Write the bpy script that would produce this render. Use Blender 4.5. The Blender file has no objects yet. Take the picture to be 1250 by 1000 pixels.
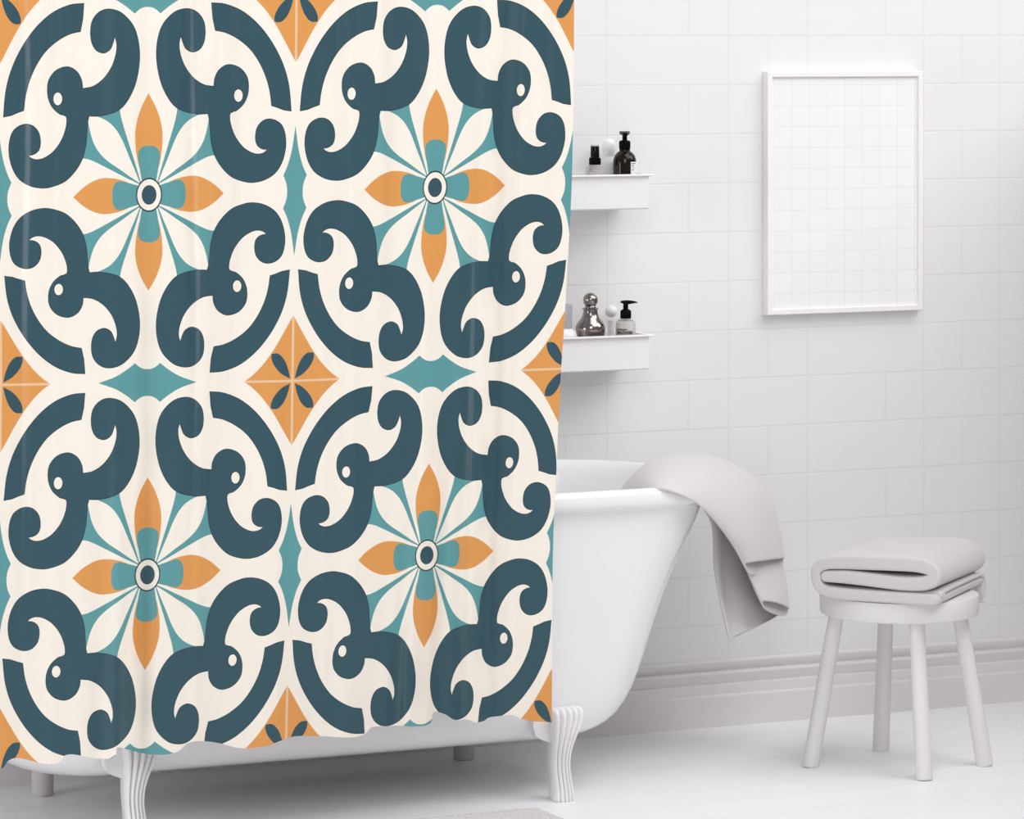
import bpy, bmesh, math, random
import numpy as np
from mathutils import Vector, Matrix
from mathutils.geometry import delaunay_2d_cdt

random.seed(4); RNG = np.random.default_rng(7)
scene = bpy.context.scene
COL = scene.collection
PI = math.pi

# ------------------------------------------------------------------ camera
# world: tiled wall is the plane y = 0 (x to the right along it), floor z = 0
FOC, CAMH, HOR = 4900.0, 1.70, 40.0          # focal length in px of the 1250 px frame, eye height, horizon row
PSI = math.atan(FOC / 10315.0)
FX, FY = math.sin(PSI), math.cos(PSI)
RX, RY = math.cos(PSI), -math.sin(PSI)
Z0 = FOC * CAMH / 866.5
CX, CY = -Z0 * FX, -Z0 * FY


def on_y(px, py, Y):
    """point on the plane y = Y seen at pixel (px, py)"""
    k = (px - 625.0) / FOC
    dx, dy = FX + RX * k, FY + RY * k
    Z = (Y - CY) / dy
    return Vector((CX + Z * dx, Y, CAMH - Z * (py - HOR) / FOC))


cam_d = bpy.data.cameras.new('camera')
cam_d.sensor_width = 36.0
cam_d.sensor_fit = 'HORIZONTAL'
cam_d.lens = FOC / 1250.0 * 36.0
cam_d.shift_y = (HOR - 500.0) / 1250.0
cam_d.clip_end = 100
cam = bpy.data.objects.new('camera', cam_d)
COL.objects.link(cam)
cam.location = (CX, CY, CAMH)
cam.rotation_euler = (PI / 2, 0, -PSI)
scene.camera = cam

# ------------------------------------------------------------------ helpers


def srgb(r, g, b):
    def f(c):
        c /= 255.0
        return c / 12.92 if c <= 0.04045 else ((c + 0.055) / 1.055) ** 2.4
    return (f(r), f(g), f(b), 1.0)


def mat(name, col, rough=0.5, metal=0.0, spec=0.5, trans=0.0, ior=1.45, coat=0.0, sheen=0.0):
    m = bpy.data.materials.new(name)
    m.use_nodes = True
    b = m.node_tree.nodes['Principled BSDF']
    b.inputs['Base Color'].default_value = col
    b.inputs['Roughness'].default_value = rough
    b.inputs['Metallic'].default_value = metal
    b.inputs['Specular IOR Level'].default_value = spec
    b.inputs['Transmission Weight'].default_value = trans
    b.inputs['IOR'].default_value = ior
    b.inputs['Coat Weight'].default_value = coat
    b.inputs['Sheen Weight'].default_value = sheen
    return m


def nd(m, t, **kw):
    n = m.node_tree.nodes.new(t)
    for k, v in kw.items():
        setattr(n, k, v)
    return n


def lk(m, a, b):
    m.node_tree.links.new(a, b)


def bsdf(m):
    return m.node_tree.nodes['Principled BSDF']


def noise_bump(m, scale, strength, dist=0.002, detail=3.0, stretch=(1, 1, 1)):
    tc = nd(m, 'ShaderNodeTexCoord')
    mp = nd(m, 'ShaderNodeMapping')
    mp.inputs['Scale'].default_value = stretch
    n = nd(m, 'ShaderNodeTexNoise')
    n.inputs['Scale'].default_value = scale
    n.inputs['Detail'].default_value = detail
    b = nd(m, 'ShaderNodeBump')
    b.inputs['Strength'].default_value = strength
    b.inputs['Distance'].default_value = dist
    lk(m, tc.outputs['Object'], mp.inputs['Vector'])
    lk(m, mp.outputs['Vector'], n.inputs['Vector'])
    lk(m, n.outputs['Fac'], b.inputs['Height'])
    lk(m, b.outputs['Normal'], bsdf(m).inputs['Normal'])
    return n


def link(name, me, mats, parent=None, smooth=True):
    if not isinstance(mats, (list, tuple)):
        mats = [mats]
    for m in mats:
        me.materials.append(m)
    if smooth:
        me.shade_smooth()
    o = bpy.data.objects.new(name, me)
    COL.objects.link(o)
    if parent is not None:
        o.parent = parent
    return o


def bm_obj(name, bm, mats, parent=None, smooth=True, angle=None):
    bmesh.ops.recalc_face_normals(bm, faces=bm.faces)
    me = bpy.data.meshes.new(name)
    bm.to_mesh(me)
    bm.free()
    o = link(name, me, mats, parent, smooth)
    if angle is not None:
        me.set_sharp_from_angle(angle=math.radians(angle))
    return o


def tag(o, label=None, cat=None, group=None, kind=None):
    if label: o['label'] = label
    if cat: o['category'] = cat
    if group: o['group'] = group
    if kind: o['kind'] = kind
    return o


def empty(name, loc, label, cat, group=None, rz=0.0):
    o = bpy.data.objects.new(name, None)
    o.empty_display_size = 0.05
    COL.objects.link(o)
    o.location = loc
    o.rotation_euler = (0, 0, rz)
    return tag(o, label, cat, group)


def loft(bm, rings, closed=True, cap0=False, cap1=False):
    """rings: list of equally long lists of points -> quads between them"""
    vr = [[bm.verts.new(p) for p in r] for r in rings]
    n = len(vr[0])
    for a, b in zip(vr[:-1], vr[1:]):
        for i in range(n if closed else n - 1):
            j = (i + 1) % n
            bm.faces.new((a[i], a[j], b[j], b[i]))
    if cap0: bm.faces.new(list(reversed(vr[0])))
    if cap1: bm.faces.new(vr[-1])
    return vr


def lathe(bm, prof, seg=40, c=(0, 0, 0)):
    """prof: list of (radius, z); r = 0 ends close to a point"""
    rings = []
    for r, z in prof:
        if r < 1e-6:
            rings.append([bm.verts.new((c[0], c[1], c[2] + z))])
        else:
            rings.append([bm.verts.new((c[0] + r * math.cos(2 * PI * k / seg), c[1] + r * math.sin(2 * PI * k / seg), c[2] + z)) for k in range(seg)])
    for a, b in zip(rings[:-1], rings[1:]):
        for i in range(seg):
            j = (i + 1) % seg
            if len(a) == 1 and len(b) == 1: continue
            if len(a) == 1: bm.faces.new((a[0], b[j], b[i]))
            elif len(b) == 1: bm.faces.new((a[i], a[j], b[0]))
            else: bm.faces.new((a[i], a[j], b[j], b[i]))


def rbox(bm, x0, x1, y0, y1, z0, z1, bev=0.0, seg=2):
    r = bmesh.ops.create_cube(bm, size=1.0)
    for v in r['verts']:
        v.co.x = x0 + (v.co.x + .5) * (x1 - x0)
        v.co.y = y0 + (v.co.y + .5) * (y1 - y0)
        v.co.z = z0 + (v.co.z + .5) * (z1 - z0)
    if bev > 0:
        es = list({e for v in r['verts'] for e in v.link_edges})
        bmesh.ops.bevel(bm, geom=es, offset=bev, segments=seg, profile=0.5, affect='EDGES')


def tube(bm, pts, rad, seg=16, caps=True):
    """pts: points; rad: radius or list of radii"""
    n = len(pts)
    if not isinstance(rad, (list, tuple)): rad = [rad] * n
    pts = [Vector(p) for p in pts]
    rings = []
    up = None
    for i, p in enumerate(pts):
        t = (pts[min(i + 1, n - 1)] - pts[max(i - 1, 0)]).normalized()
        if up is None:
            up = Vector((0, 0, 1)) if abs(t.z) < .9 else Vector((1, 0, 0))
        a = t.cross(up).normalized()
        b = a.cross(t).normalized()
        up = b
        rings.append([p + rad[i] * (math.cos(2 * PI * k / seg) * a + math.sin(2 * PI * k / seg) * b) for k in range(seg)])
    loft(bm, rings, True, caps, caps)


def catmull(pts, sub, closed=False):
    P = [np.array(p, float) for p in pts]
    n = len(P)
    out = []
    rng = n if closed else n - 1
    for i in range(rng):
        p1, p2 = P[i], P[(i + 1) % n]
        p0 = P[i - 1] if (closed or i > 0) else 2 * p1 - p2
        p3 = P[(i + 2) % n] if (closed or i + 2 < n) else 2 * p2 - p1
        for k in range(sub):
            t = k / sub
            out.append(0.5 * (2 * p1 + (p2 - p0) * t + (2 * p0 - 5 * p1 + 4 * p2 - p3) * t * t + (3 * p1 - p0 - 3 * p2 + p3) * t ** 3))
    if not closed: out.append(P[-1])
    return out


# ------------------------------------------------------------------ materials
M_tile = mat('glazed_wall_tile', srgb(236, 235, 236), 0.35, spec=0.4)
M_floor = mat('white_floor', srgb(238, 238, 239), 0.38, spec=0.35)
M_paint = mat('white_satin_paint', srgb(230, 226, 228), 0.3)
M_enamel = mat('white_enamel', srgb(240, 240, 241), 0.16, coat=0.3)
M_cast = mat('white_painted_iron', srgb(238, 236, 238), 0.28)
M_rear = mat('grey_steel_leg', srgb(205, 200, 202), 0.5)
M_stool = mat('white_painted_wood', srgb(229, 226, 228), 0.45)
M_towel = mat('pale_grey_terry', srgb(216, 212, 214), 0.95, spec=0.1, sheen=0.25)
noise_bump(M_towel, 520, 0.35, 0.0015, 4)
M_towel2 = mat('pale_grey_waffle_cotton', srgb(209, 205, 207), 0.95, spec=0.1, sheen=0.25)
noise_bump(M_towel2, 480, 0.3, 0.0015, 4)
M_mat = mat('grey_loop_pile', srgb(226, 222, 223), 0.98, spec=0.1)
noise_bump(M_mat, 160, 1.0, 0.008, 5)
M_frame = mat('white_lacquer_frame', srgb(246, 243, 245), 0.35)
M_shelf = mat('white_powder_coat', srgb(240, 238, 240), 0.4)
M_black = mat('black_plastic', srgb(7, 7, 8), 0.45, spec=0.08)
M_amber = mat('dark_amber_glass', srgb(26, 17, 13), 0.10, spec=0.35)
M_label = mat('white_paper_label', srgb(240, 238, 238), 0.6)
M_ink = mat('black_ink', srgb(25, 24, 25), 0.6)
M_inkg = mat('grey_ink', srgb(120, 117, 120), 0.6)
M_glass = mat('clear_glass', srgb(255, 254, 254), 0.04, trans=1.0, ior=1.25)
M_liquid = mat('clear_soap', srgb(246, 244, 240), 0.2, trans=0.25, ior=1.3)
M_frost = mat('frosted_glass', srgb(248, 246, 247), 0.3, trans=0.35, ior=1.2)
M_smoke = mat('smoky_glass', srgb(226, 225, 228), 0.05, trans=0.7, ior=1.08)
M_silver = mat('brushed_silver', srgb(150, 143, 140), 0.16, metal=1.0)
M_ceramic = mat('white_ceramic', srgb(240, 238, 238), 0.25)

# wall tiles: joints from object coordinates (rows 0.1205 m high, two alternating joint rhythms)


def tile_nodes(m):
    N = m.node_tree.nodes

    def mth(op, a, b=None, c=None):
        n = nd(m, 'ShaderNodeMath', operation=op)
        for i, v in enumerate((a, b, c)):
            if v is None: continue
            if hasattr(v, 'is_output'): lk(m, v, n.inputs[i])
            else: n.inputs[i].default_value = v
        return n.outputs[0]
    tc = nd(m, 'ShaderNodeTexCoord')
    sp = nd(m, 'ShaderNodeSeparateXYZ')
    lk(m, tc.outputs['Object'], sp.inputs[0])
    x, z = sp.outputs[0], sp.outputs[2]
    ROW, PER = 0.1205, 0.5585
    row = mth('DIVIDE', mth('SUBTRACT', 1.692 + ROW * 20, z), ROW)
    fr = mth('FRACT', row)
    dz = mth('MULTIPLY', mth('MINIMUM', fr, mth('SUBTRACT', 1.0, fr)), ROW)
    par = mth('MODULO', mth('FLOOR', row), 2.0)          # 0: rhythm B, 1: rhythm A
    ux = mth('DIVIDE', mth('ADD', x, PER * 20 - 0.254), PER)

    def jd(off):
        f = mth('FRACT', mth('SUBTRACT', ux, off))
        return mth('MULTIPLY', mth('MINIMUM', f, mth('SUBTRACT', 1.0, f)), PER)
    da = mth('MINIMUM', mth('MINIMUM', jd(0.0), jd(0.4)), jd(0.6))
    db = mth('MINIMUM', mth('MINIMUM', jd(0.0), jd(0.8)), jd(0.6))
    dx = mth('ADD', mth('MULTIPLY', par, da), mth('MULTIPLY', mth('SUBTRACT', 1.0, par), db))
    d = mth('MINIMUM', dx, dz)
    mr = nd(m, 'ShaderNodeMapRange', interpolation_type='SMOOTHSTEP')
    lk(m, d, mr.inputs['Value'])
    mr.inputs['From Min'].default_value = 0.0008
    mr.inputs['From Max'].default_value = 0.0032
    bp = nd(m, 'ShaderNodeBump')
    bp.inputs['Strength'].default_value = 0.3
    bp.inputs['Distance'].default_value = 0.0012
    lk(m, mr.outputs[0], bp.inputs['Height'])
    lk(m, bp.outputs[0], bsdf(m).inputs['Normal'])
    mx = nd(m, 'ShaderNodeMix', data_type='RGBA')
    mx.inputs['A'].default_value = srgb(231, 229, 230)
    mx.inputs['B'].default_value = srgb(236, 235, 236)
    lk(m, mr.outputs[0], mx.inputs['Factor'])
    lk(m, mx.outputs['Result'], bsdf(m).inputs['Base Color'])


tile_nodes(M_tile)


def floor_nodes(m):
    tc = nd(m, 'ShaderNodeTexCoord')
    br = nd(m, 'ShaderNodeTexBrick')
    br.inputs['Scale'].default_value = 1.0
    br.inputs['Brick Width'].default_value = 1.2
    br.inputs['Row Height'].default_value = 0.145
    br.inputs['Mortar Size'].default_value = 0.0015
    br.inputs['Color1'].default_value = srgb(251, 251, 252)
    br.inputs['Color2'].default_value = srgb(248, 248, 250)
    br.inputs['Mortar'].default_value = srgb(238, 236, 238)
    lk(m, tc.outputs['Object'], br.inputs['Vector'])
    ns = nd(m, 'ShaderNodeTexNoise')
    mp = nd(m, 'ShaderNodeMapping')
    mp.inputs['Scale'].default_value = (1.2, 18, 1)
    lk(m, tc.outputs['Object'], mp.inputs['Vector'])
    lk(m, mp.outputs['Vector'], ns.inputs['Vector'])
    ns.inputs['Scale'].default_value = 3
    ns.inputs['Detail'].default_value = 4
    mx = nd(m, 'ShaderNodeMix', data_type='RGBA')
    mx.blend_type = 'MULTIPLY'
    mx.inputs['Factor'].default_value = 0.06
    lk(m, br.outputs['Color'], mx.inputs['A'])
    lk(m, ns.outputs['Fac'], mx.inputs['B'])
    lk(m, mx.outputs['Result'], bsdf(m).inputs['Base Color'])


floor_nodes(M_floor)

# ------------------------------------------------------------------ setting
bm = bmesh.new()
rbox(bm, -5, 4.5, 0, 0.12, 0, 3.0)
tag(bm_obj('wall_back', bm, M_tile, smooth=False), kind='structure')
M_side = mat('warm_grey_partition', srgb(150, 141, 143), 0.6)  # for the added light-blocking partition, gives a pinkish bounce
bm = bmesh.new()
rbox(bm, 1.64, 1.76, -2.6, 0, 0, 1.62)
tag(bm_obj('shade_partition', bm, M_side, smooth=False), kind='structure')  # added unseen partition, blocks the high light to shade the wall's lower right
bm = bmesh.new()
rbox(bm, -5, 4.5, -9.5, 0.12, -0.1, 0)
tag(bm_obj('floor', bm, M_floor, smooth=False), kind='structure')
# baseboard: moulded profile extruded along the wall
prof = [(0.0, 0.161), (-0.008, 0.161), (-0.0115, 0.159), (-0.0125, 0.1555), (-0.0115, 0.151), (-0.008, 0.144), (-0.0045, 0.1385), (-0.003, 0.1355), (-0.003, 0.1345), (-0.017, 0.1330),
        (-0.0195, 0.1310), (-0.020, 0.1275), (-0.018, 0.1225), (-0.0135, 0.113), (-0.0105, 0.1055), (-0.0105, 0.1045), (-0.0155, 0.1025), (-0.0165, 0.100), (-0.0165, 0.0785), (-0.0175, 0.0770), (-0.0225, 0.0750), (-0.0235, 0.0725),
        (-0.0235, 0.0), (0.0, 0.0)]
bm = bmesh.new()
loft(bm, [[(x, y, z) for y, z in prof] for x in (-5.0, 4.5)], True, True, True)
tag(bm_obj('baseboard_back', bm, M_paint, smooth=True, angle=17), kind='structure')

# ------------------------------------------------------------------ bathtub
TX, TY = -0.714, -0.42


def tub_ring(a, b, z, n=2.3, m=96, wav=None):
    """stadium-like ring; a half length, b half width"""
    out = []
    for k in range(m):
        t = 2 * PI * k / m
        c, s = math.cos(t), math.sin(t)
        L = a - b * .9
        out.append((TX + math.copysign((a - L) * abs(c) ** (2 / n) + L * min(1.0, abs(c) * 4.0), c), TY + b * math.copysign(abs(s) ** (2 / n), s), z))
    return out


tub = empty('bathtub', (TX, TY, 0), 'white freestanding claw-foot bathtub with rolled rim, behind the patterned curtain', 'bathtub')


def to_local(root, bm):
    bmesh.ops.translate(bm, verts=bm.verts, vec=-root.location)


bm = bmesh.new()
outer = [(.45, .06, .109), (.55, .10, .1095), (.616, .14, .112), (.664, .19, .120), (.701, .23, .135), (.74, .26, .161), (.775, .285, .218), (.803, .298, .30), (.826, .305, .374),
         (.852, .3105, .44), (.88, .315, .50), (.912, .319, .56), (.932, .321, .60), (.940, .3225, .622), (.9435, .3245, .633)]
lip = [(.949, .331, .6385), (.957, .343, .643), (.963, .3495, .652), (.9645, .351, .663), (.962, .349, .675), (.956, .343, .684), (.946, .334, .6875), (.934, .324, .685), (.924, .315, .676)]
inner = [(.914, .306, .66), (.895, .297, .61), (.855, .290, .50), (.81, .282, .38), (.77, .27, .28), (.70, .235, .19), (.60, .16, .155), (.45, .06, .150)]
rings = [tub_ring(a, b, z) for a, b, z in outer + lip + inner]
loft(bm, rings, True, True, True)
to_local(tub, bm)
o = bm_obj('tub_shell', bm, M_enamel, tub)
sub = o.modifiers.new('smooth', 'SUBSURF'); sub.levels = 1; sub.render_levels = 1


def claw_leg(xf, yf, sx):
    """fluted cabriole leg; (xf, yf) centre of the foot, front face looks to -y; returns bmesh (world coordinates)"""
    # z, centre offset x, half width, front y offset, depth
    st = [(.206, .010, .0365, .010, .050), (.198, .010, .0385, .000, .060), (.180, .009, .0365, -.004, .064), (.155, .004, .031, -.004, .060), (.130, .000, .0255, .000, .052), (.105, -.002, .0225, .006, .046),
          (.080, -.0015, .0212, .010, .042), (.055, .001, .0212, .010, .042), (.030, .003, .0222, .006, .046), (.012, .003, .023, .002, .05), (.004, .003, .023, .001, .05), (.0, .003, .0215, .003, .047)]
    st = [np.array(s) for s in st]
    fine = catmull(st, 3)
    bm = bmesh.new()
    rings = []
    NR, SUB = 5, 8
    for z, ox, hw, fy, dep in fine:
        r = []
        # front: four rounded ridges
        for i in range(NR * SUB + 1):
            u = i / (NR * SUB)
            a = (u * NR) % 1.0
            ridge = math.sin(PI * min(max(a, 0), 1)) ** 0.6 if 0 < a < 1 else 0.0
            bul = 0.008 * math.cos((u - .5) * PI)
            r.append((xf + sx * ox + (-hw + 2 * hw * u), yf + fy - .0095 * ridge - bul, z))
        # back
        for u in np.linspace(0, 1, 9):
            r.append((xf + sx * ox + (hw - 2 * hw * u) * .92, yf + fy + dep - .3 * dep * (abs(u - .5) * 2) ** 2, z))
        rings.append(r)
    loft(bm, rings, True, True, True)
    # small curved bracket plate under the tub beside the leg
    pts = [(-.026, .196), (-.062, .194), (-.066, .168), (-.060, .146), (-.048, .138), (-.034, .132), (-.018, .128), (-.018, .196)]
    for side in (-1,):
        y0, y1 = yf + .016, yf + .040
        f = [bm.verts.new((xf + p[0], y0, p[1])) for p in pts]
        g = [bm.verts.new((xf + p[0], y1, p[1])) for p in pts]
        bm.faces.new(f); bm.faces.new(list(reversed(g)))
        for i in range(len(pts)):
            j = (i + 1) % len(pts)
            bm.faces.new((f[i], f[j], g[j], g[i]))
    return bm


for xf in (-.214, -1.214):
    bm = claw_leg(xf, -.715, 1)
    to_local(tub, bm)
    o = bm_obj('leg', bm, M_cast, tub, angle=50)
    o['label'] = 'fluted white front leg flaring at the top'
for xr in (-.197, -1.231):
    bm = bmesh.new()
    lathe(bm, [(0, .0), (.0205, 0), (.0235, .003), (.0245, .006), (.0245, .165), (0, .165)], 32, (xr, -.153 - .0, 0))
    to_local(tub, bm)
    o = bm_obj('leg', bm, M_rear, tub, angle=40)
    o['label'] = 'plain grey round rear leg'

# ------------------------------------------------------------------ shower curtain: the printed tile pattern is cut into the cloth mesh


def mirror_diag(p): return [(b, a) for a, b in reversed(p)]


def T5(X, Y): return ((X - 55) / 742.0, (983 - Y) / 1018.0)


scroll = [T5(*p) for p in [(380, 435), (330, 425), (280, 390), (240, 335), (218, 275), (212, 225), (219, 188), (228, 218), (240, 245), (262, 262), (285, 265), (315, 250), (335, 215), (342, 165), (335, 110), (310, 70),
          (275, 48), (235, 45), (190, 60), (150, 95), (120, 140), (102, 200), (95, 270), (100, 340), (118, 420), (150, 490), (190, 540), (240, 565), (300, 577), (350, 576), (357, 610),
          (360, 655), (366, 720), (385, 790), (420, 850), (470, 900), (530, 925), (580, 932), (640, 920), (695, 885), (730, 830), (748, 760), (748, 700), (735, 650), (710, 620), (670, 604), (630, 612),
          (600, 645), (590, 690), (595, 730), (612, 752), (635, 762), (650, 762), (635, 775), (610, 782), (575, 775), (530, 745), (490, 690), (468, 630), (463, 590), (466, 574), (480, 567), (500, 560), (535, 525), (555, 475), (557, 420),
          (545, 380), (515, 345), (475, 328), (440, 330), (405, 355), (385, 395)]]
scroll_corners = {0, 6, 29, 52, 60}


def spline_closed(pts, corners, sub=5):
    """closed Catmull-Rom with sharp corners at the given indices"""
    n = len(pts)
    out = []
    cs = sorted(corners)
    if not cs:
        return [tuple(p) for p in catmull(pts, sub, True)]
    for a, b in zip(cs, cs[1:] + [cs[0] + n]):
        seg = [pts[i % n] for i in range(a, b + 1)]
        out += [tuple(p) for p in catmull(seg, sub)][:-1]
    return out


def ell(cx, cy, rx, ry, n=28): return [(cx + rx * math.cos(2 * PI * k / n), cy + ry * math.sin(2 * PI * k / n)) for k in range(n)]


def quarter(r0, n=9): return [(r0 * math.cos(PI / 2 * k / n), r0 * math.sin(PI / 2 * k / n)) for k in range(n + 1)] + [(0, 0)]


band_out = [T5(*p) for p in [(370, 15), (440, 22), (520, 55), (590, 110), (650, 180), (700, 260), (740, 350), (765, 450), (776, 570)]]
band_in = [T5(*p) for p in [(672, 540), (663, 470), (643, 395), (608, 318), (560, 250), (500, 200), (440, 169), (389, 158)]]
band = [tuple(p) for p in catmull(band_out, 4)] + [T5(735, 563), T5(700, 549)] + [tuple(p) for p in catmull(band_in, 4)] + [T5(376, 95)]
orange_c = [tuple(p) for p in catmull([(.665, 1.0), (.725, .968), (.788, .921), (.876, .828), (.93, .74), (.972, .70 - .03), (1.0, .64)], 4)]
orange_c = [tuple(p) for p in catmull([(.662, 1.0), (.72, .967), (.79, .912), (.86, .838), (.92, .760), (.963, .700), (1.0, .650)], 4)] + [(1.0, 1.0)]
leaf = spline_closed([(.984, .988), (.967, .933), (.939, .884), (.898, .853), (.851, .852), (.851, .880), (.874, .92), (.923, .962)], {0, 4}, 4)
dia_top = [tuple(p) for p in catmull([(.335, 1.0), (.22, .968), (.14, .930), (.086, .897)], 4)] + [tuple(p) for p in catmull([(.086, .897), (.06, .915), (.03, .927), (0.0, .930)], 3)][1:] + [(0, 1)]
dia_side = mirror_diag([tuple(p) for p in catmull([(.335, 1.0), (.22, .978), (.14, .95), (.084, .918)], 4)] + [tuple(p) for p in catmull([(.084, .918), (.06, .932), (.03, .943), (0.0, .946)], 3)][1:] + [(0, 1)])
petal_edge = catmull([(.056, .066), (.084, .139), (.1165, .218), (.149, .297), (.176, .365), (.191, .415), (.195, .46)], 4)
wedge = [tuple(p) for p in petal_edge] + [(.22, .5), (.45, .45), (.5, .22)] + [(b, a) for a, b in reversed([tuple(p) for p in petal_edge])]
pe2 = [tuple(p) for p in catmull([(.063, .066), (.095, .127), (.13, .19), (.172, .268), (.213, .325), (.262, .366), (.322, .392), (.403, .412)], 4)]
dpetal = pe2 + [(b, a) for a, b in reversed(pe2)]
op_top = [tuple(p) for p in catmull([(0.0, .507), (.045, .445), (.078, .375), (.092, .31), (.089, .24), (.078, .18), (.066, .14)], 4)] + [(0, .14)]
cap_top = [(0, .06), (.046, .06)] + [tuple(p) for p in catmull([(.046, .06), (.064, .14), (.074, .195), (.066, .226), (.038, .244), (0, .2485)], 4)][1:]
line_top = [(.047, .06), (.0515, .06), (.070, .14), (.066, .14)]
RING0, RING1, RING2 = quarter(.088), quarter(.080), quarter(.0455)
# 0 cream, 1 dark teal, 2 mid teal, 3 orange, 4 seam, 5 outline
LAYERS = [(orange_c, 3), (dia_top, 2), (dia_side, 2), (wedge, 2), (dpetal, 0), (op_top, 3), (mirror_diag(op_top), 3), (cap_top, 2), (mirror_diag(cap_top), 2), (leaf, 1)]
eye_c = T5(505, 485)
SC = spline_closed(scroll, scroll_corners, 5)


def offset_poly(p, d):
    """grow a closed polygon outward by d (for the thin dark outline)"""
    P = np.array(p)
    area = 0.5 * np.sum(P[:, 0] * np.roll(P[:, 1], -1) - np.roll(P[:, 0], -1) * P[:, 1])
    t = np.roll(P, -1, 0) - np.roll(P, 1, 0)
    t /= np.linalg.norm(t, axis=1, keepdims=True) + 1e-9
    nrm = np.stack([t[:, 1], -t[:, 0]], 1) * (1 if area > 0 else -1)
    return [tuple(q) for q in P + d * nrm]


LAYERS += [(SC, 5), (offset_poly(SC, -.0045), 1), (band, 5), (offset_poly(band, -.0045), 1), (ell(*eye_c, .035, .036), 5), (ell(*eye_c, .029, .031), 0), (RING0, 5), (RING1, 0), (quarter(.050), 5), (RING2, 1)]
SEAM = .0042

# lattice: cloth coordinates (s right, t down, one unit per printed tile) -> where that point hangs
LAT = np.array([[(-2, -8), (180, -9), (362, -9.5), (534, -11), (706, -14)],
                [(-1, 244), (182, 238), (360, 234), (531, 229), (699, 224)],
                [(1, 470), (180, 467), (357, 465), (526, 456.5), (691, 450)],
                [(-2, 709), (180, 702), (354, 690), (521, 678), (680, 668)],
                [(-2, 943), (173, 930), (349, 916), (514, 900), (676, 886)]], float)
ext = np.zeros((9, 9, 2))
ext[2:7, 2:7] = LAT
for k in (1, 0): ext[2:7, k] = 2 * ext[2:7, k + 1] - ext[2:7, k + 2]
for k in (7, 8): ext[2:7, k] = 2 * ext[2:7, k - 1] - ext[2:7, k - 2]
for k in (1, 0): ext[k] = 2 * ext[k + 1] - ext[k + 2]
for k in (7, 8): ext[k] = 2 * ext[k - 1] - ext[k - 2]


def cmw(f):
    return np.stack([-.5 * f + f * f - .5 * f ** 3, 1 - 2.5 * f * f + 1.5 * f ** 3, .5 * f + 2 * f * f - 1.5 * f ** 3, -.5 * f * f + .5 * f ** 3], -1)


def st2px(s, t):
    a, b = np.asarray(s) * 2 + 2, np.asarray(t) * 2 + 2
    i, j = np.clip(np.floor(a).astype(int), 1, 6), np.clip(np.floor(b).astype(int), 1, 6)
    wa, wb = cmw(a - i), cmw(b - j)
    out = np.zeros(a.shape + (2,))
    for p in range(4):
        for q in range(4):
            out += (wa[..., p] * wb[..., q])[..., None] * ext[j - 1 + q, i - 1 + p]
    return out


def px2st(px, py):
    s, t = (px - 2) / 350.0, (py + 8) / 465.0
    for _ in range(25):
        p = st2px(np.array([s]), np.array([t]))[0]
        s -= (p[0] - px) / 348.0
        t -= (p[1] - py) / 465.0
    return s, t


edge_r = [(703, -95), (701, 0), (700.5, 60), (699.5, 150), (697.5, 235), (693, 320), (688.5, 400), (685, 450), (681.5, 520), (679, 580), (676, 640), (674.5, 700), (674, 790), (673.5, 880)]
edge_b = [(673.5, 882), (655, 881), (645, 880), (635, 877), (627, 873.5), (619, 873), (608, 874.5), (597, 876), (590, 880.5), (580, 882), (570, 878.5), (555, 879), (545, 873), (535, 869.5), (528.5, 870), (527, 879), (524, 884), (515, 886.5), (500, 887), (485, 886), (470, 887),
          (455, 887.5), (450.5, 891), (446, 896), (436, 899.5), (420, 900.5), (395, 899), (370, 898.5), (355, 900), (340, 905.5), (325, 911), (305, 913.5), (290, 913), (272, 908.5), (256, 905.5), (240, 905), (228, 908), (219, 916.5), (208, 920.5), (195, 921.5), (175, 920), (158, 915.5), (146, 912.5), (142.5, 914), (142, 921), (136, 926),
          (126, 926.5), (112, 925.5), (100, 923), (88, 921), (79, 922.5), (76, 926.5), (69, 932), (60, 933), (50, 932), (38, 929), (26, 926), (16, 926), (9, 930), (4, 937), (-8, 941), (-60, 944)]
out_px = [tuple(p) for p in catmull(edge_r, 5)][:-1] + [tuple(p) for p in catmull(edge_b, 3)] + [(-60, y) for y in (800, 650, 500, 350, 200, 50, -95)] + [(x, -95) for x in range(0, 700, 60)]
outline = np.array([px2st(*p) for p in out_px])

verts, edges = [], []


def add_loop(pts, closed=True):
    b = len(verts)
    fine = []                                   # long edges are split so that the cloth can bend along them
    for i, p in enumerate(pts):
        fine.append(p)
        if i + 1 < len(pts) or closed:
            q = pts[(i + 1) % len(pts)]
            k = int(math.hypot(q[0] - p[0], q[1] - p[1]) / .011)
            fine += [(p[0] + (q[0] - p[0]) * j / (k + 1), p[1] + (q[1] - p[1]) * j / (k + 1)) for j in range(1, k + 1)]
    pts = fine
    verts.extend(pts)
    n = len(pts)
    edges.extend((b + i, b + (i + 1) % n) for i in range(n if closed else n - 1))


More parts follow.
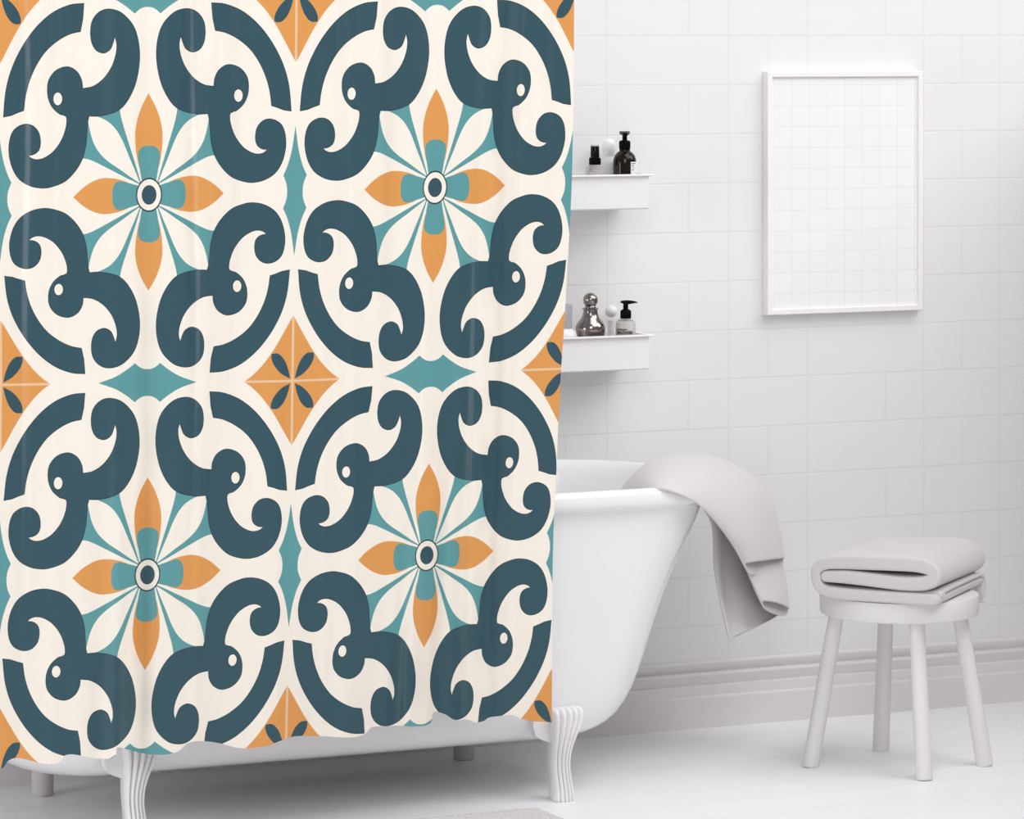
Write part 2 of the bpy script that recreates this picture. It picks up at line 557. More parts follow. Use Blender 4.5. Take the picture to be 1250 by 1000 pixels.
SMIN, SMAX, TMIN, TMAX = outline[:, 0].min(), outline[:, 0].max(), outline[:, 1].min(), outline[:, 1].max()
add_loop([tuple(p) for p in outline])
GS, GT = 230, 76
for i in range(GS):
    for j in range(GT):
        verts.append((SMIN + (i + .5 + .3 * (j % 2)) / GS * (SMAX - SMIN), TMIN + (j + .5) / GT * (TMAX - TMIN)))
for ti in range(-1, 3):
    for tj in range(-1, 2):
        cs, ct = ti + .5, tj + .5
        if cs + .5 < SMIN or cs - .5 > SMAX or ct + .5 < TMIN or ct - .5 > TMAX: continue
        for sx in (1, -1):
            for sy in (1, -1):
                for poly, c in LAYERS:
                    pts = [(cs + .5 * sx * u, ct - .5 * sy * v) for u, v in poly]
                    if min(p[0] for p in pts) > SMAX or max(p[0] for p in pts) < SMIN or min(p[1] for p in pts) > TMAX or max(p[1] for p in pts) < TMIN: continue
                    add_loop(pts)
for k in range(0, 3):
    for d in (-SEAM, SEAM):
        add_loop([(k + d, t) for t in np.linspace(TMIN - .02, TMAX + .02, 40)], False)
        add_loop([(s, k + d * .75) for s in np.linspace(SMIN - .02, SMAX + .02, 40)], False)
cv, ce, cf, _, _, _ = delaunay_2d_cdt([Vector(v) for v in verts], edges, [], 0, 2e-5)
V = np.array([(v[0], v[1]) for v in cv])
Fc = np.array([f for f in cf if len(f) == 3])
cen = V[Fc].mean(1)


def pip(P, poly):
    poly = np.array(poly)
    x, y = P[:, 0], P[:, 1]
    inside = np.zeros(len(P), bool)
    x1, y1 = poly[-1]
    for x2, y2 in poly:
        c = (y1 > y) != (y2 > y)
        if c.any():
            inside[c] ^= x[c] < (x2 - x1) * (y[c] - y1) / (y2 - y1) + x1
        x1, y1 = x2, y2
    return inside


keep = pip(cen, outline)
Fc, cen = Fc[keep], cen[keep]
loc = np.abs((cen - np.floor(cen)) * 2 - 1)
midx = np.zeros(len(Fc), int)
for poly, c in LAYERS:
    midx[pip(loc, poly)] = c
seam = (loc[:, 0] > 1 - 2 * SEAM) | (loc[:, 1] > 1 - 1.5 * SEAM)
midx[seam & (midx == 3)] = 4
used = np.unique(Fc)
remap = -np.ones(len(V), int)
remap[used] = np.arange(len(used))
V, Fc = V[used], remap[Fc]

CURT_Y = -0.835
RIDGES = [(-.10, .05, .012), (.105, .030, .010), (.19, .03, .005), (.40, .034, .011), (.475, .028, -.008), (.56, .06, .006), (.675, .03, .009), (.76, .05, -.006), (.93, .06, .007), (1.03, .05, -.004), (1.215, .04, .010), (1.30, .05, -.006),
          (1.47, .032, .008), (1.53, .035, -.008), (1.68, .032, .009), (1.74, .04, -.007), (1.83, .03, .007), (1.97, .05, .008)]


RIDGES += [(c + RNG.uniform(-.02, .02), RNG.uniform(.016, .026), RNG.choice([-1, 1]) * RNG.uniform(.0012, .0028)) for c in np.arange(-.1, 2.0, .075)]


def fold(s, t):
    """distance the cloth swings towards the viewer (m)"""
    k = np.clip(.75 + .22 * t, .6, 1.5)
    f = np.zeros_like(s)
    for c, w, h in RIDGES:
        ph = c + .012 * np.sin(2.1 * t + 9 * c) + .006 * np.sin(5.3 * t + 5 * c)
        f += h * np.exp(-((s - ph) / w) ** 2) * (.7 + .3 * np.sin(1.7 * t + 11 * c))
    return f * k * 1.9 + .006 * np.sin(s * 3.1 + t) * k


def cloth3d(s, t):
    px = st2px(s, t)
    Y = CURT_Y - fold(s, t)
    k = (px[..., 0] - 625.0) / FOC
    dx, dy = FX + RX * k, FY + RY * k
    Z = (Y - CY) / dy
    return np.stack([CX + Z * dx, Y, CAMH - Z * (px[..., 1] - HOR) / FOC], -1)


P3 = cloth3d(V[:, 0], V[:, 1])
e = 2e-3
ds = cloth3d(V[:, 0] + e, V[:, 1]) - cloth3d(V[:, 0] - e, V[:, 1])
dt = cloth3d(V[:, 0], V[:, 1] + e) - cloth3d(V[:, 0], V[:, 1] - e)
N3 = np.cross(dt, ds)
N3 /= np.linalg.norm(N3, axis=1, keepdims=True)
N3[N3[:, 1] > 0] *= -1
tri = P3[Fc]
fn = np.cross(tri[:, 1] - tri[:, 0], tri[:, 2] - tri[:, 0])
flip = fn[:, 1] > 0
Fc[flip] = Fc[flip][:, ::-1]
# back side of the cloth and the hem all round
n0 = len(P3)
TH = .0014
back = P3 - N3 * TH
ed = {}
for f in Fc:
    for a, b in ((f[0], f[1]), (f[1], f[2]), (f[2], f[0])):
        if (b, a) in ed: del ed[(b, a)]
        else: ed[(a, b)] = 1
hem = np.array([(b, a, a + n0, b + n0) for a, b in ed])
me = bpy.data.meshes.new('shower_curtain')
faces = [tuple(f) for f in Fc.tolist()] + [tuple(f[::-1]) for f in (Fc + n0).tolist()] + [tuple(f) for f in hem.tolist()]
me.from_pydata(np.concatenate([P3, back]).tolist(), [], faces)
mi = np.concatenate([midx, midx, np.zeros(len(hem), int)]).astype(np.int32)
me.polygons.foreach_set('material_index', mi)
me.update()
cloth = [('cream', (253, 246, 235)), ('dark_teal', (52, 87, 99)), ('mid_teal', (97, 162, 166)), ('orange', (231, 162, 88)), ('seam', (240, 205, 165)), ('outline', (42, 66, 72))]
cm = []
for nme, c in cloth:
    m = mat('curtain_' + nme, srgb(*c), 0.36, spec=0.5)
    tr = nd(m, 'ShaderNodeBsdfTranslucent')
    tr.inputs['Color'].default_value = srgb(*c)
    ms = nd(m, 'ShaderNodeMixShader')
    ms.inputs[0].default_value = 0.15
    lk(m, bsdf(m).outputs[0], ms.inputs[1])
    lk(m, tr.outputs[0], ms.inputs[2])
    lk(m, ms.outputs[0], m.node_tree.nodes['Material Output'].inputs['Surface'])
    cm.append(m)
o = link('shower_curtain', me, cm)
me.normals_split_custom_set_from_vertices(np.concatenate([N3, -N3]).tolist())
tag(o, 'fabric shower curtain printed with teal scrolls and orange flowers, hanging before the bathtub', 'shower curtain')

# ------------------------------------------------------------------ stool
SX, SY = 0.677, -0.666
stool = empty('stool', (SX, SY, 0), 'round white four-legged wooden stool carrying a folded towel beside the bathtub', 'stool')
bm = bmesh.new()
lathe(bm, [(0, .355), (.176, .355), (.1815, .357), (.1838, .361), (.1840, .397), (.1825, .4015), (.178, .403), (0, .403)], 96)
bm_obj('seat', bm, M_stool, stool, angle=50)
feet = [(.640, -.838), (.741, -.475), (.487, -.585), (.860, -.745)]
for fx, fy in feet:
    dx, dy = fx - SX, fy - SY
    bm = bmesh.new()
    top = Vector((dx * .70, dy * .70, .360))
    bot = Vector((dx, dy, .0))
    pts = [bot.lerp(top, k) for k in (0, .006, .02, .5, 1)]
    tube(bm, pts, [.0180, .0195, .0198, .0188, .0178], 28)
    for v in bm.verts:
        if v.co.z < .006: v.co.z = max(0.0, min(v.co.z, .002) if v.co.z < .003 else v.co.z)
    bm_obj('leg', bm, M_stool, stool, angle=50)

# ------------------------------------------------------------------ folded towel on the stool
ft = empty('folded_towel', (SX, SY, .403), 'thick pale grey towel folded into a bundle on the round white stool', 'towel')
aw = -PSI - math.radians(22)
AX, BX = Vector((math.cos(aw), math.sin(aw), 0)), Vector((-math.sin(aw), math.cos(aw), 0))


def strip_profile(center, half, sub=6, capn=6):
    """2D outline of a thick line with round ends; half = half thickness per control point"""
    c = catmull([(p[0], p[1], h) for p, h in zip(center, half)], sub)
    c = np.array(c)
    t = np.gradient(c[:, :2], axis=0)
    t /= np.linalg.norm(t, axis=1, keepdims=True)
    n = np.stack([-t[:, 1], t[:, 0]], 1)
    L = c[:, :2] + n * c[:, 2:3]
    Rr = c[:, :2] - n * c[:, 2:3]
    def cap(i, s):
        ang0 = math.atan2(n[i, 1], n[i, 0])
        return [c[i, :2] + c[i, 2] * np.array([math.cos(ang0 - s * PI * k / capn), math.sin(ang0 - s * PI * k / capn)]) for k in range(1, capn)]
    strip_profile.shape = (len(L), capn - 1)
    return list(L) + cap(-1, 1) + list(Rr[::-1]) + [p for p in reversed(cap(0, -1))]


def loft_strips(bm, rings):
    """loft of strip_profile rings whose two ends are filled layer by layer"""
    vr = loft(bm, rings, True)
    n, c = strip_profile.shape
    for r, fl in ((vr[0], True), (vr[-1], False)):
        Lv, E1, Rv, E0 = r[:n], r[n:n + c], r[n + c:2 * n + c][::-1], r[2 * n + c:]
        fs = [(Lv[i], Lv[i + 1], Rv[i + 1], Rv[i]) for i in range(n - 1)] + [tuple([Lv[-1]] + E1 + [Rv[-1]]), tuple([Rv[0]] + E0 + [Lv[0]])]
        for f in fs:
            bm.faces.new(f if not fl else tuple(reversed(f)))


bm = bmesh.new()


def prof_main(v, k=1.0):
    w = .0025 * math.sin(v * 7)
    sag = .006 * v
    # inner tongue -> round the right fold -> top layer -> round the left end -> bottom layer
    cen = [(-.118, .054 + w), (-.07, .055), (-.01, .052 - w), (.06, .047), (.112, .050 - sag), (.137, .062 - sag), (.134, .080 - sag * .6), (.105, .0905), (.05, .0915 + w), (-.02, .091 - w), (-.085, .0885), (-.122, .083), (-.141, .066), (-.139, .040), (-.122, .0225), (-.08, .0165), (-.02, .015), (.05, .0145), (.115, .0145), (.138, .0145)]
    hal = [.0135, .0155, .0158, .016, .0165, .0165, .0165, .0175, .0175, .0172, .0165, .0148, .0128, .0125, .0132, .014, .0138, .0135, .0135, .013]
    return strip_profile(cen, [h * k * 1.02 for h in hal])


st = [(0, -.1935, .45), (0, -.1930, .66), (.01, -.1910, .84), (.02, -.1875, .95), (.04, -.182, 1), (.1, -.165, 1), (.25, -.1, 1), (.5, 0, 1), (.75, .1, 1), (.9, .165, 1), (.97, .186, .95), (.98, .191, .8), (1, .1935, .45)]
rings = []
for v, b, k in st:
    rings.append([AX * p[0] + BX * b + Vector((0, 0, p[1])) for p in prof_main(v, k)])
loft_strips(bm, rings)
# thin lower layers showing under the right-hand side, drooping over the seat edge at the back corner
def prof_lower(ofs, th, drop):
    def fn(v, kk=1.0):
        k = .004 * v
        cen = [(-.150, .020 + ofs * .4 + k), (-.165, .016 + ofs * .5), (-.172, .0215 + ofs * .7), (-.160, .0255 + ofs), (-.08, .0275 + ofs), (.02, .027 + ofs), (.12, .0265 + ofs), (.165, .025 + ofs), (.187 + ofs * .5, .017 + ofs * .5), (.193 + ofs * .8, .002), (.193 + ofs * .8, -.020 - drop * .5), (.190, -.034 - drop)]
        return strip_profile(cen, [th * kk] * len(cen), 5, 4)
    return fn


for ofs, th, drop, a0, a1 in ((-.010, .0048, -.006, .03, .1515), (.003, .0052, .004, .03, .1535)):
    fn = prof_lower(ofs, th, drop)
    rings = []
    for a, v, k in ((a0, 0, 1), ((a0 + a1) / 2, .5, 1), (a1 - .008, .9, 1), (a1 - .0025, .97, .85), (a1, 1, .5)):
        pr = np.array(fn(v, k))
        rings.append([AX * a + BX * p[0] + Vector((0, 0, p[1])) for p in pr])
    loft_strips(bm, rings)
o = bm_obj('towel_fabric', bm, M_towel2, ft)
o.data.set_sharp_from_angle(angle=math.radians(80))
sub = o.modifiers.new('soft', 'SUBSURF'); sub.levels = 1; sub.render_levels = 2

# ------------------------------------------------------------------ towel draped over the end of the bathtub


def slab(bm, stations, n_sub=4, seg=40, wall=.009, open_end=True, pw=2.6, tail=0.0, wave=.0022):
    """flattened hollow tube; stations: (near px, py, depth y, far px, py, depth y, half thickness)"""
    S = []
    for a in stations:
        N = on_y(a[0], a[1], a[2]); Fp = on_y(a[3], a[4], a[5])
        S.append(np.array([*N, *Fp, a[6], a[7]]))
    S = catmull(S, n_sub)
    cent = [Vector((s[:3] + s[3:6]) / 2) for s in S]
    rings, inn = [], []
    for i, s in enumerate(S):
        N, Fp, th, arch = Vector(s[:3]), Vector(s[3:6]), s[6], s[7]
        tg = (cent[min(i + 1, len(S) - 1)] - cent[max(i - 1, 0)]).normalized()
        W = (Fp - N) / 2
        T = W.normalized().cross(tg).normalized()
        if T.z < -0.2 or (abs(T.z) <= .2 and T.x < 0): T = -T
        c = cent[i]
        def ring(dw, dth):
            r = []
            Wn = W.normalized() * max(W.length - dw, .002)
            for k in range(seg):
                a = 2 * PI * k / seg
                ca, sa = math.cos(a), math.sin(a)
                wv = wave * math.sin((3.0 if wave < .004 else 6.5) * ca + i * .12) + arch * (1 - abs(ca) ** 5)
                tl = tg * (tail * abs(sa) ** .6 * max(0.0, (i - len(S) + 6) / 5.0) if sa < 0 else 0.0)
                r.append(c + tl + Wn * math.copysign(abs(ca) ** (2 / pw), ca) + T * (max(th - dth, .0015) * math.copysign(abs(sa) ** (2 / pw), sa) + wv))
            return r
        rings.append(ring(0, 0))
        inn.append(ring(wall, wall))
    if open_end:
        mid = [(a + b) / 2 + (cent[-1] - cent[-2]).normalized() * .003 for a, b in zip(rings[-1], inn[-1])]
        allr = rings + [mid] + inn[::-1][:max(4, n_sub * 2)]
    else:
        allr = rings
    loft(bm, allr, True, True, True)


bt = empty('bath_towel', on_y(850, 600, -.42), 'pale grey towel draped over the rolled rim of the bathtub', 'towel')
bm = bmesh.new()
A = [(752, 668, -.64, 740, 650, -.36, .016, 0), (768, 626, -.68, 756, 612, -.30, .018, .0), (784, 602, -.72, 776, 592, -.25, .020, .008), (804, 596, -.755, 800, 576, -.20, .021, .020), (827, 601, -.77, 834, 567, -.18, .021, .026),
     (849, 612, -.755, 872, 567, -.18, .021, .024), (869, 631, -.70, 909, 579, -.19, .021, .014), (886, 653, -.63, 935, 602, -.21, .020, .007), (899, 673, -.57, 949, 646, -.24, .018, .004), (908, 687, -.535, 955.5, 681, -.26, .016, .002)]
slab(bm, A, 4, 52, .0065, tail=.036, pw=2.25)
B = [(880, 632, -.53, 922, 612, -.20, .007, 0), (895, 658, -.50, 940, 642, -.21, .008, 0), (908, 684, -.475, 952, 680, -.225, .009, 0), (917, 705, -.46, 958.5, 702, -.235, .011, 0), (924, 721, -.455, 961, 723, -.24, .0125, 0), (931, 733, -.45, 963, 743, -.245, .012, 0)]
slab(bm, B, 4, 40, .0055, tail=.022)
C = [(852, 612, -.41, 905, 600, -.24, .009, 0), (868, 640, -.41, 918, 640, -.25, .010, 0), (869.5, 690, -.41, 930, 690, -.27, .010, 0), (876, 732, -.415, 938, 730, -.28, .009, 0), (883, 760, -.42, 945, 748, -.29, .008, 0), (889.5, 783, -.425, 950, 752, -.30, .007, 0)]
slab(bm, C, 5, 64, .006, open_end=False, pw=3.0, wave=.0055)
bmesh.ops.translate(bm, verts=bm.verts, vec=-bt.location)
o = bm_obj('towel_fabric', bm, M_towel, bt)
sub = o.modifiers.new('soft', 'SUBSURF'); sub.levels = 1; sub.render_levels = 1

# ------------------------------------------------------------------ picture frame
p0, p1 = on_y(937.2, 385, -.026), on_y(1127.2, 88, -.026)
fx0, fx1 = p0.x, p1.x
fz0, fz1 = 1.004, 1.604
fr = empty('picture_frame', ((fx0 + fx1) / 2, 0, fz0), 'thin white rectangular frame with a blank gridded panel on the tiled wall', 'picture frame')
hw, hh = (fx1 - fx0) / 2, fz1 - fz0
bm = bmesh.new()
sec = [(0, -.001), (0, -.0245), (.0015, -.026), (.0125, -.026), (.014, -.0245), (.014, -.019), (.014, -.001)]
rings = []
for cx_, cz_, sx_, sz_ in ((-hw, 0, 1, 1), (hw, 0, -1, 1), (hw, hh, -1, -1), (-hw, hh, 1, -1)):
    rings.append([(cx_ + sx_ * d, y, cz_ + sz_ * d) for d, y in sec])
rings.append(rings[0])
loft(bm, rings, True)
bmesh.ops.remove_doubles(bm, verts=bm.verts, dist=1e-5)
bm_obj('frame', bm, M_frame, fr, angle=30)
M_print = mat('white_gridded_panel', srgb(246, 246, 247), 0.25)
tc = nd(M_print, 'ShaderNodeTexCoord')
br = nd(M_print, 'ShaderNodeTexBrick')
br.offset = 0.0; br.offset_frequency = 1
br.inputs['Scale'].default_value = 1.0
br.inputs['Brick Width'].default_value = 0.0505
br.inputs['Row Height'].default_value = 0.0515
br.inputs['Mortar Size'].default_value = 0.0007
br.inputs['Color1'].default_value = srgb(246, 246, 247)
br.inputs['Color2'].default_value = srgb(244, 244, 245)
br.inputs['Mortar'].default_value = srgb(232, 231, 232)
mp = nd(M_print, 'ShaderNodeMapping')
mp.inputs['Rotation'].default_value = (PI / 2, 0, 0)
lk(M_print, tc.outputs['Object'], mp.inputs['Vector'])
lk(M_print, mp.outputs[0], br.inputs['Vector'])
lk(M_print, br.outputs['Color'], bsdf(M_print).inputs['Base Color'])
bm = bmesh.new()
rbox(bm, -hw + .012, hw - .012, -.019, -.010, .012, hh - .012)
bm_obj('print_panel', bm, M_print, fr, smooth=False)

# ------------------------------------------------------------------ wall shelves
SHD = .147
SX0, SX1 = -.16, .293


def make_shelf(ztop, label):
    r = empty('wall_shelf', ((SX0 + SX1) / 2, 0, ztop - .084), label, 'shelf', 'white box shelves on the tiled wall')
    h = (SX1 - SX0) / 2
    bm = bmesh.new()
    t = .006
    # open tray: outer skin and inner skin
    rings = []
    def rect(x, y0, y1, z): return [(-x, y0, z), (x, y0, z), (x, y1, z), (-x, y1, z)]
    o1 = [rect(h - .003, -SHD + .003, 0, 0), rect(h, -SHD, 0, .003), rect(h, -SHD, 0, .078), rect(h + .009, -SHD - .008, 0, .0795), rect(h + .010, -SHD - .009, 0, .081), rect(h + .009, -SHD - .008, 0, .084),
          rect(h - t, -SHD + t, -t, .084), rect(h - t, -SHD + t, -t, .010)]
    loft(bm, o1, True, True, True)
    bm_obj('tray', bm, M_shelf, r, angle=30)
    return r


upper = make_shelf(1.362, 'white box shelf holding the dark amber pump bottle')
lower = make_shelf(.978, 'white box shelf holding the silver bottle with ball stopper')
UF, LF = 1.362 - .074, .978 - .074      # inside floor heights


def place(name, px, py, Y, zf, label, cat):
    p = on_y(px, py, Y)
    return empty(name, (p.x, Y, zf), label, cat)


def part(name, prof, m, parent, seg=40, c=(0, 0, 0), angle=40):
    bm = bmesh.new()
    lathe(bm, prof, seg, c)
    return bm_obj(name, bm, m, parent, angle=angle)


def wrap_text(name, txt, size, rad, ang0, z, m, parent):
    cu = bpy.data.curves.new(name, 'FONT')
    cu.body = txt
    cu.size = size
    cu.offset = size * .03
    cu.resolution_u = 3
    to = bpy.data.objects.new(name + '_tmp', cu)
    COL.objects.link(to)
    dg = bpy.context.evaluated_depsgraph_get()
    me = bpy.data.meshes.new_from_object(to.evaluated_get(dg))
    bpy.data.objects.remove(to)
    w = max(v.co.x for v in me.vertices)
    bm = bmesh.new()
    bm.from_mesh(me)
    bmesh.ops.triangulate(bm, faces=bm.faces)
    bmesh.ops.subdivide_edges(bm, edges=bm.edges, cuts=1)
    for v in bm.verts:
        a = ang0 + (v.co.x - w / 2) / rad
        v.co = Vector((rad * math.cos(a), rad * math.sin(a), z + v.co.y))
    bmm = bm_obj(name, bm, m, parent, smooth=False)
    return bmm


def wrap_patch(name, rad, a0, a1, z0, z1, m, parent, th=.0003):
    bm = bmesh.new()
    n = 16
    rings = []
    for r in (rad, rad + th):
        pass
    for k in range(n + 1):
        a = a0 + (a1 - a0) * k / n
        c, s = math.cos(a), math.sin(a)
        rings.append([(rad * c, rad * s, z0), ((rad + th) * c, (rad + th) * s, z0), ((rad + th) * c, (rad + th) * s, z1), (rad * c, rad * s, z1)])
    loft(bm, rings, True, True, True)
    return bm_obj(name, bm, m, parent, angle=40)


VIEW = -PI / 2 - PSI          # angle, around a bottle, that faces the viewer
# upper shelf --------------------------------------------------------------
ab = place('pump_bottle', 762.6, 200, -.10, UF, 'dark amber glass pump bottle with a white label on the upper shelf', 'bottle')
zz = lambda py: on_y(762, py, -.10).z - UF
part('bottle_body', [(0, 0), (.025, 0), (.0283, .003), (.0285, .006), (.0285, zz(200)), (.0275, zz(195)), (.0245, zz(190)), (.019, zz(186.5)), (.0135, zz(184.5)), (.013, zz(183)), (0, zz(183))], M_amber, ab)
part('collar', [(0, zz(185)), (.0105, zz(185)), (.0125, zz(183)), (.0138, zz(179.5)), (.0138, zz(174)), (.0125, zz(172)), (.006, zz(171)), (0, zz(171))], M_black, ab)
bm = bmesh.new()
lathe(bm, [(0, zz(172)), (.0058, zz(172)), (.0058, zz(163)), (0, zz(163))], 24)
hd = Matrix.Rotation(VIEW, 4, 'Z')
b2 = bmesh.new()
rbox(b2, -.012, .045, -.0125, .0125, zz(164), zz(160.3), .0018, 2)
for v in b2.verts:
    if v.co.x > .01: v.co.y *= max(.3, 1 - (v.co.x - .01) * 18)
    if v.co.x > .02: v.co.z -= (v.co.x - .02) * .12
bmesh.ops.rotate(b2, verts=b2.verts, cent=(0, 0, 0), matrix=hd.to_3x3())
tmp = bpy.data.meshes.new('t'); b2.to_mesh(tmp); b2.free(); bm.from_mesh(tmp); bpy.data.meshes.remove(tmp)
bm_obj('pump_head', bm, M_black, ab, angle=40)
lb = wrap_patch('paper_label', .0287, VIEW + .50, VIEW + 1.75, zz(226), zz(197.3), M_label, ab)
for k, (w, pyy, hh_) in enumerate(((.46, 199.4, .9), (.28, 201.8, .8), (.40, 204.4, .4), (.24, 206.8, .7))):
    wrap_patch('label_line', .02905, VIEW + .57, VIEW + .57 + w, zz(pyy + hh_ / 2), zz(pyy - hh_ / 2), M_inkg if k in (2,) else M_ink, lb)

sb = place('spray_bottle', 726.2, 205, -.085, UF, 'small clear spray bottle with black cap, left end of the upper shelf', 'bottle')
zz = lambda py: on_y(726, py, -.085).z - UF
part('bottle_body', [(0, 0), (.019, 0), (.0212, .003), (.0216, .006), (.0216, zz(209)), (.0205, zz(205)), (.0175, zz(202.5)), (.012, zz(201)), (.010, zz(200)), (0, zz(200))], M_glass, sb)
part('spray_liquid', [(0, .004), (.018, .004), (.0194, .008), (.0194, zz(211)), (0, zz(211))], M_liquid, sb)
part('collar', [(0, zz(201)), (.0138, zz(201)), (.0142, zz(200.4)), (.0142, zz(193.4)), (.0135, zz(192.6)), (0, zz(192.6))], M_black, sb)
part('sprayer', [(0, zz(193)), (.0105, zz(193)), (.0105, zz(190)), (.0085, zz(184)), (.0078, zz(179.4)), (.0072, zz(178.8)), (0, zz(178.8))], M_black, sb)
part('overcap', [(.0100, zz(192.6)), (.0108, zz(192.6)), (.0104, zz(177.6)), (.0098, zz(176.7)), (0, zz(176.7)), (0, zz(177.2)), (.0096, zz(177.4)), (.0100, zz(178.5))], M_glass, sb)

fj = place('frosted_jar', 743.5, 200, -.035, UF, 'pale frosted glass jar with a rounded white stopper between the spray and amber bottles', 'jar')
zz = lambda py: on_y(743, py, -.035).z - UF
part('jar_body', [(0, 0), (.021, 0), (.023, .003), (.023, zz(200)), (.021, zz(196)), (.015, zz(193)), (.012, zz(191)), (0, zz(191))], M_frost, fj)
part('stopper', [(0, zz(191.5)), (.010, zz(191.5)), (.0130, zz(189)), (.0158, zz(184)), (.0165, zz(179)), (.0150, zz(174)), (.011, zz(170.6)), (.005, zz(169.4)), (0, zz(169.2))], M_ceramic, fj)

# lower shelf --------------------------------------------------------------
dc = place('decanter', 720.8, 405, -.08, LF, 'silver metal bottle with a round ball stopper on the lower shelf', 'bottle')
zz = lambda py: on_y(720.8, py, -.08).z - LF
Rm = lambda hpx: hpx / 519.0
part('bottle_body', [(0, 0), (Rm(16), 0), (Rm(17), .003), (Rm(17.2), zz(412)), (Rm(17.8), zz(406)), (Rm(18.6), zz(402)), (Rm(18.4), zz(399)), (Rm(17), zz(395.5)), (Rm(14.6), zz(392)), (Rm(11.8), zz(388.5)), (Rm(10.2), zz(385.5)), (Rm(9.2), zz(382)), (Rm(8.9), zz(379)),
      (Rm(9.2), zz(377.8)), (Rm(10.3), zz(377.2)), (Rm(10.6), zz(376.5)), (Rm(10), zz(376)), (Rm(5), zz(375.8)), (0, zz(375.8))], M_silver, dc, 64, angle=60)
bc, br_ = zz(366.6), Rm(9.3)
part('ball_stopper', [(0, zz(376)), (Rm(7), zz(376)), (Rm(7.2), zz(375))] + [(br_ * math.sin(a), bc - br_ * math.cos(a)) for a in np.linspace(.72, PI - .02, 22)] + [(0, bc + br_)], M_silver, dc, 48, angle=70)

wb = place('white_brush', 746, 395, -.035, LF, 'white round-headed bath brush standing between the silver bottle and soap dispenser', 'brush')
zz = lambda py: on_y(746, py, -.035).z - LF
bc = zz(380)
part('brush_head', [(br2 * .0125 * 1.04, 0) for br2 in ()] + [(0, bc - .0150)] + [(.0150 * math.sin(a), bc - .0150 * math.cos(a)) for a in np.linspace(.12, PI - .12, 20)] + [(0, bc + .0150)], M_ceramic, wb)
part('handle', [(0, 0), (.0085, 0), (.0095, .003), (.0078, zz(404)), (.0078, zz(394)), (.009, zz(391)), (0, zz(390))], M_frost, wb)

sp_ = place('soap_dispenser', 763.8, 400, -.10, LF, 'clear soap dispenser lettered SHOWER with black pump on the lower shelf', 'bottle')
zz = lambda py: on_y(763.8, py, -.10).z - LF
part('bottle_body', [(0, 0), (.022, 0), (.0240, .003), (.0243, .006), (.0243, zz(397)), (.0233, zz(393.5)), (.0205, zz(391)), (.0145, zz(389.2)), (.0105, zz(388.3)), (0, zz(388.3))], M_glass, sp_)
part('soap', [(0, .004), (.0205, .004), (.0222, .008), (.0222, zz(394.5)), (.0205, zz(393)), (0, zz(393))], M_liquid, sp_)
part('collar', [(0, zz(388.6)), (.0125, zz(388.6)), (.0132, zz(387.6)), (.0132, zz(380.6)), (.0120, zz(379)), (.008, zz(377.6)), (0, zz(377.6))], M_black, sp_)
bm = bmesh.new()
lathe(bm, [(0, zz(378.5)), (.0062, zz(378.5)), (.0060, zz(369.5)), (0, zz(369.5))], 24)
rings = []
for d, hwid, z0, z1 in ((-.0125, .004, 368.9, 368.2), (-.011, .0085, 369.9, 367.6), (-.004, .0105, 371.2, 366.9), (.006, .0100, 371.3, 366.7), (.014, .0070, 370.6, 367.1), (.022, .0050, 370.0, 367.9), (.0285, .0035, 369.8, 368.9)):
    rings.append([(d, -hwid, zz(z0)), (d, hwid, zz(z0)), (d, hwid * .8, zz(z1)), (d, -hwid * .8, zz(z1))])
b2 = bmesh.new()
loft(b2, rings, True, True, True)
bmesh.ops.rotate(b2, verts=b2.verts, cent=(0, 0, 0), matrix=Matrix.Rotation(-PSI + .1, 3, 'Z'))
tmp = bpy.data.meshes.new('t'); b2.to_mesh(tmp); b2.free(); bm.from_mesh(tmp); bpy.data.meshes.remove(tmp)
bm_obj('pump_head', bm, M_black, sp_, angle=40)
wrap_text('lettering', 'SHOWER', .0100, .0247, VIEW - .12, zz(407.1), M_ink, sp_)
wrap_patch('label_line', .0246, VIEW - 1.0, VIEW + .1, zz(402.6), zz(400.8), M_inkg, sp_)

wp = place('white_pot', 686, 410, -.085, LF, 'squat white ceramic pot on the lower shelf, half hidden by the curtain', 'pot')
zz = lambda py: on_y(686, py, -.085).z - LF
part('pot_body', [(0, 0), (.034, 0), (.037, .004), (.037, zz(412)), (.034, zz(406)), (.028, zz(402.5)), (.024, zz(401)), (0, zz(401))], M_ceramic, wp)
gt = place('tumbler', 686, 395, -.085, LF + zz(401), 'smoky glass tumbler standing on the white pot beside the curtain edge', 'tumbler')
zt = lambda py: on_y(686, py, -.085).z - LF - zz(401)
part('glass_body', [(0, 0), (.022, 0), (.0235, .0015), (.0240, .004), (.0255, zt(372)), (.0245, zt(372)), (.0228, .006), (0, .006)], M_smoke, gt)

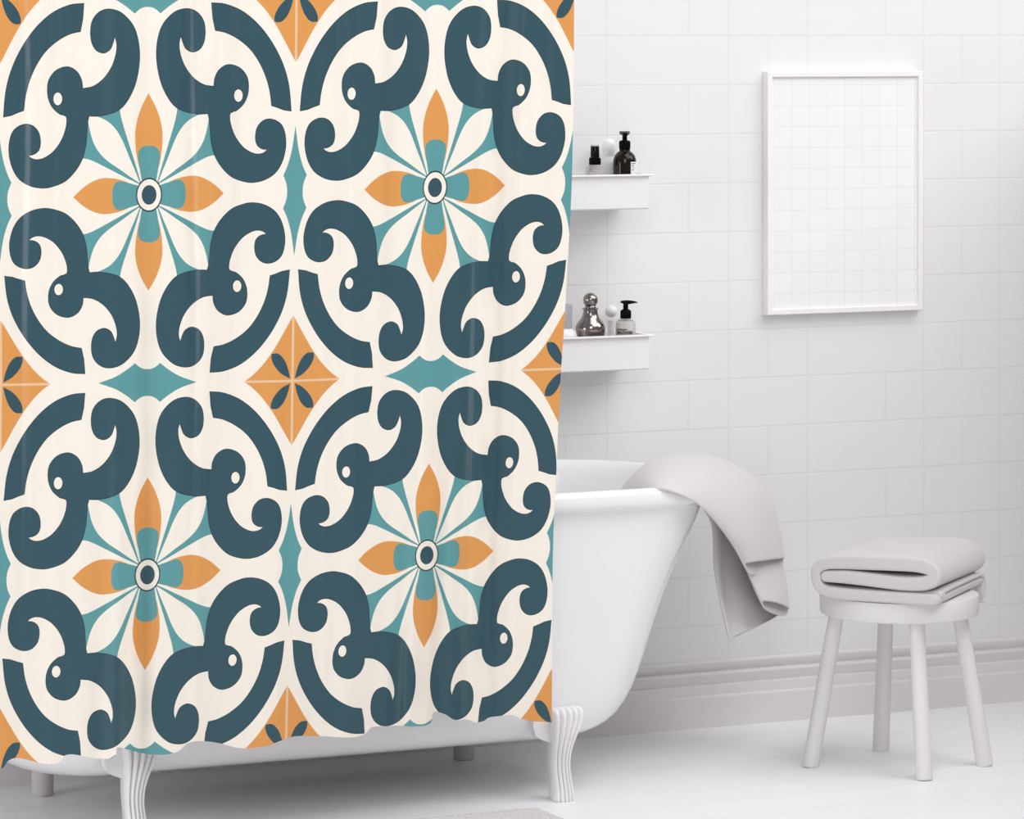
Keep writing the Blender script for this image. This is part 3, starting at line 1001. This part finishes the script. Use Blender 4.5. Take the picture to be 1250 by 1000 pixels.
# ------------------------------------------------------------------ bath mat
bmx0, bmx1, bmy0, bmy1 = -1.06, -.312, -1.33, -.783
bmt = bmesh.new()
nx, ny = 90, 66
vs = {}
for i in range(nx + 1):
    for j in range(ny + 1):
        u, v = i / nx, j / ny
        e_ = min(min(u, 1 - u) * nx, min(v, 1 - v) * ny)
        h_ = .012 * min(1, .45 + e_ * .2) + random.uniform(-.0016, .0016)
        vs[i, j] = bmt.verts.new((bmx0 + u * (bmx1 - bmx0), bmy0 + v * (bmy1 - bmy0), h_))
for i in range(nx):
    for j in range(ny):
        bmt.faces.new((vs[i, j], vs[i + 1, j], vs[i + 1, j + 1], vs[i, j + 1]))
rim_ = [e for e in bmt.edges if len(e.link_faces) == 1]
r = bmesh.ops.extrude_edge_only(bmt, edges=rim_)
low = [g for g in r['geom'] if isinstance(g, bmesh.types.BMVert)]
for v in low: v.co.z = 0.0005
o = bm_obj('bath_mat', bmt, M_mat)
tag(o, 'grey looped bath mat on the floor in front of the bathtub', 'bath mat')

# ------------------------------------------------------------------ light
w = bpy.data.worlds.new('room_light')
scene.world = w
w.use_nodes = True
bg = w.node_tree.nodes['Background']
bg.inputs['Color'].default_value = (1.0, 0.985, 0.99, 1)
bg.inputs['Strength'].default_value = 0.35


def area(name, loc, aim, size, power, col=(1, 1, 1), sy=None):
    d = bpy.data.lights.new(name, 'AREA')
    d.energy = power
    d.color = col
    d.shape = 'RECTANGLE'
    d.size = size
    d.size_y = sy or size
    o = bpy.data.objects.new(name, d)
    COL.objects.link(o)
    o.location = loc
    o.rotation_euler = (Vector(aim) - Vector(loc)).to_track_quat('-Z', 'Y').to_euler()
    return o


area('skylight', (1.9, -3.6, 6.0), (.2, -.8, 0), 5.0, 262)
area('high_window_light', (4.6, -2.7, 4.3), (.1, -.2, .8), 2.2, 70)
area('front_fill_light', (-2.5, -6, 3.8), (-.3, -.4, .5), 2.5, 88)  # added fill to brighten the curtain, no window known there
area('left_fill_light', (-5.2, -1.9, 1.4), (-.8, -.6, .3), 1.8, 60)  # added low fill for the fold streaks and the floor under the tub

vs_ = scene.view_settings
vs_.view_transform = 'Standard'
vs_.look = 'None'
vs_.gamma = 1.0
vs_.use_curve_mapping = False
vs_.exposure = -0.05
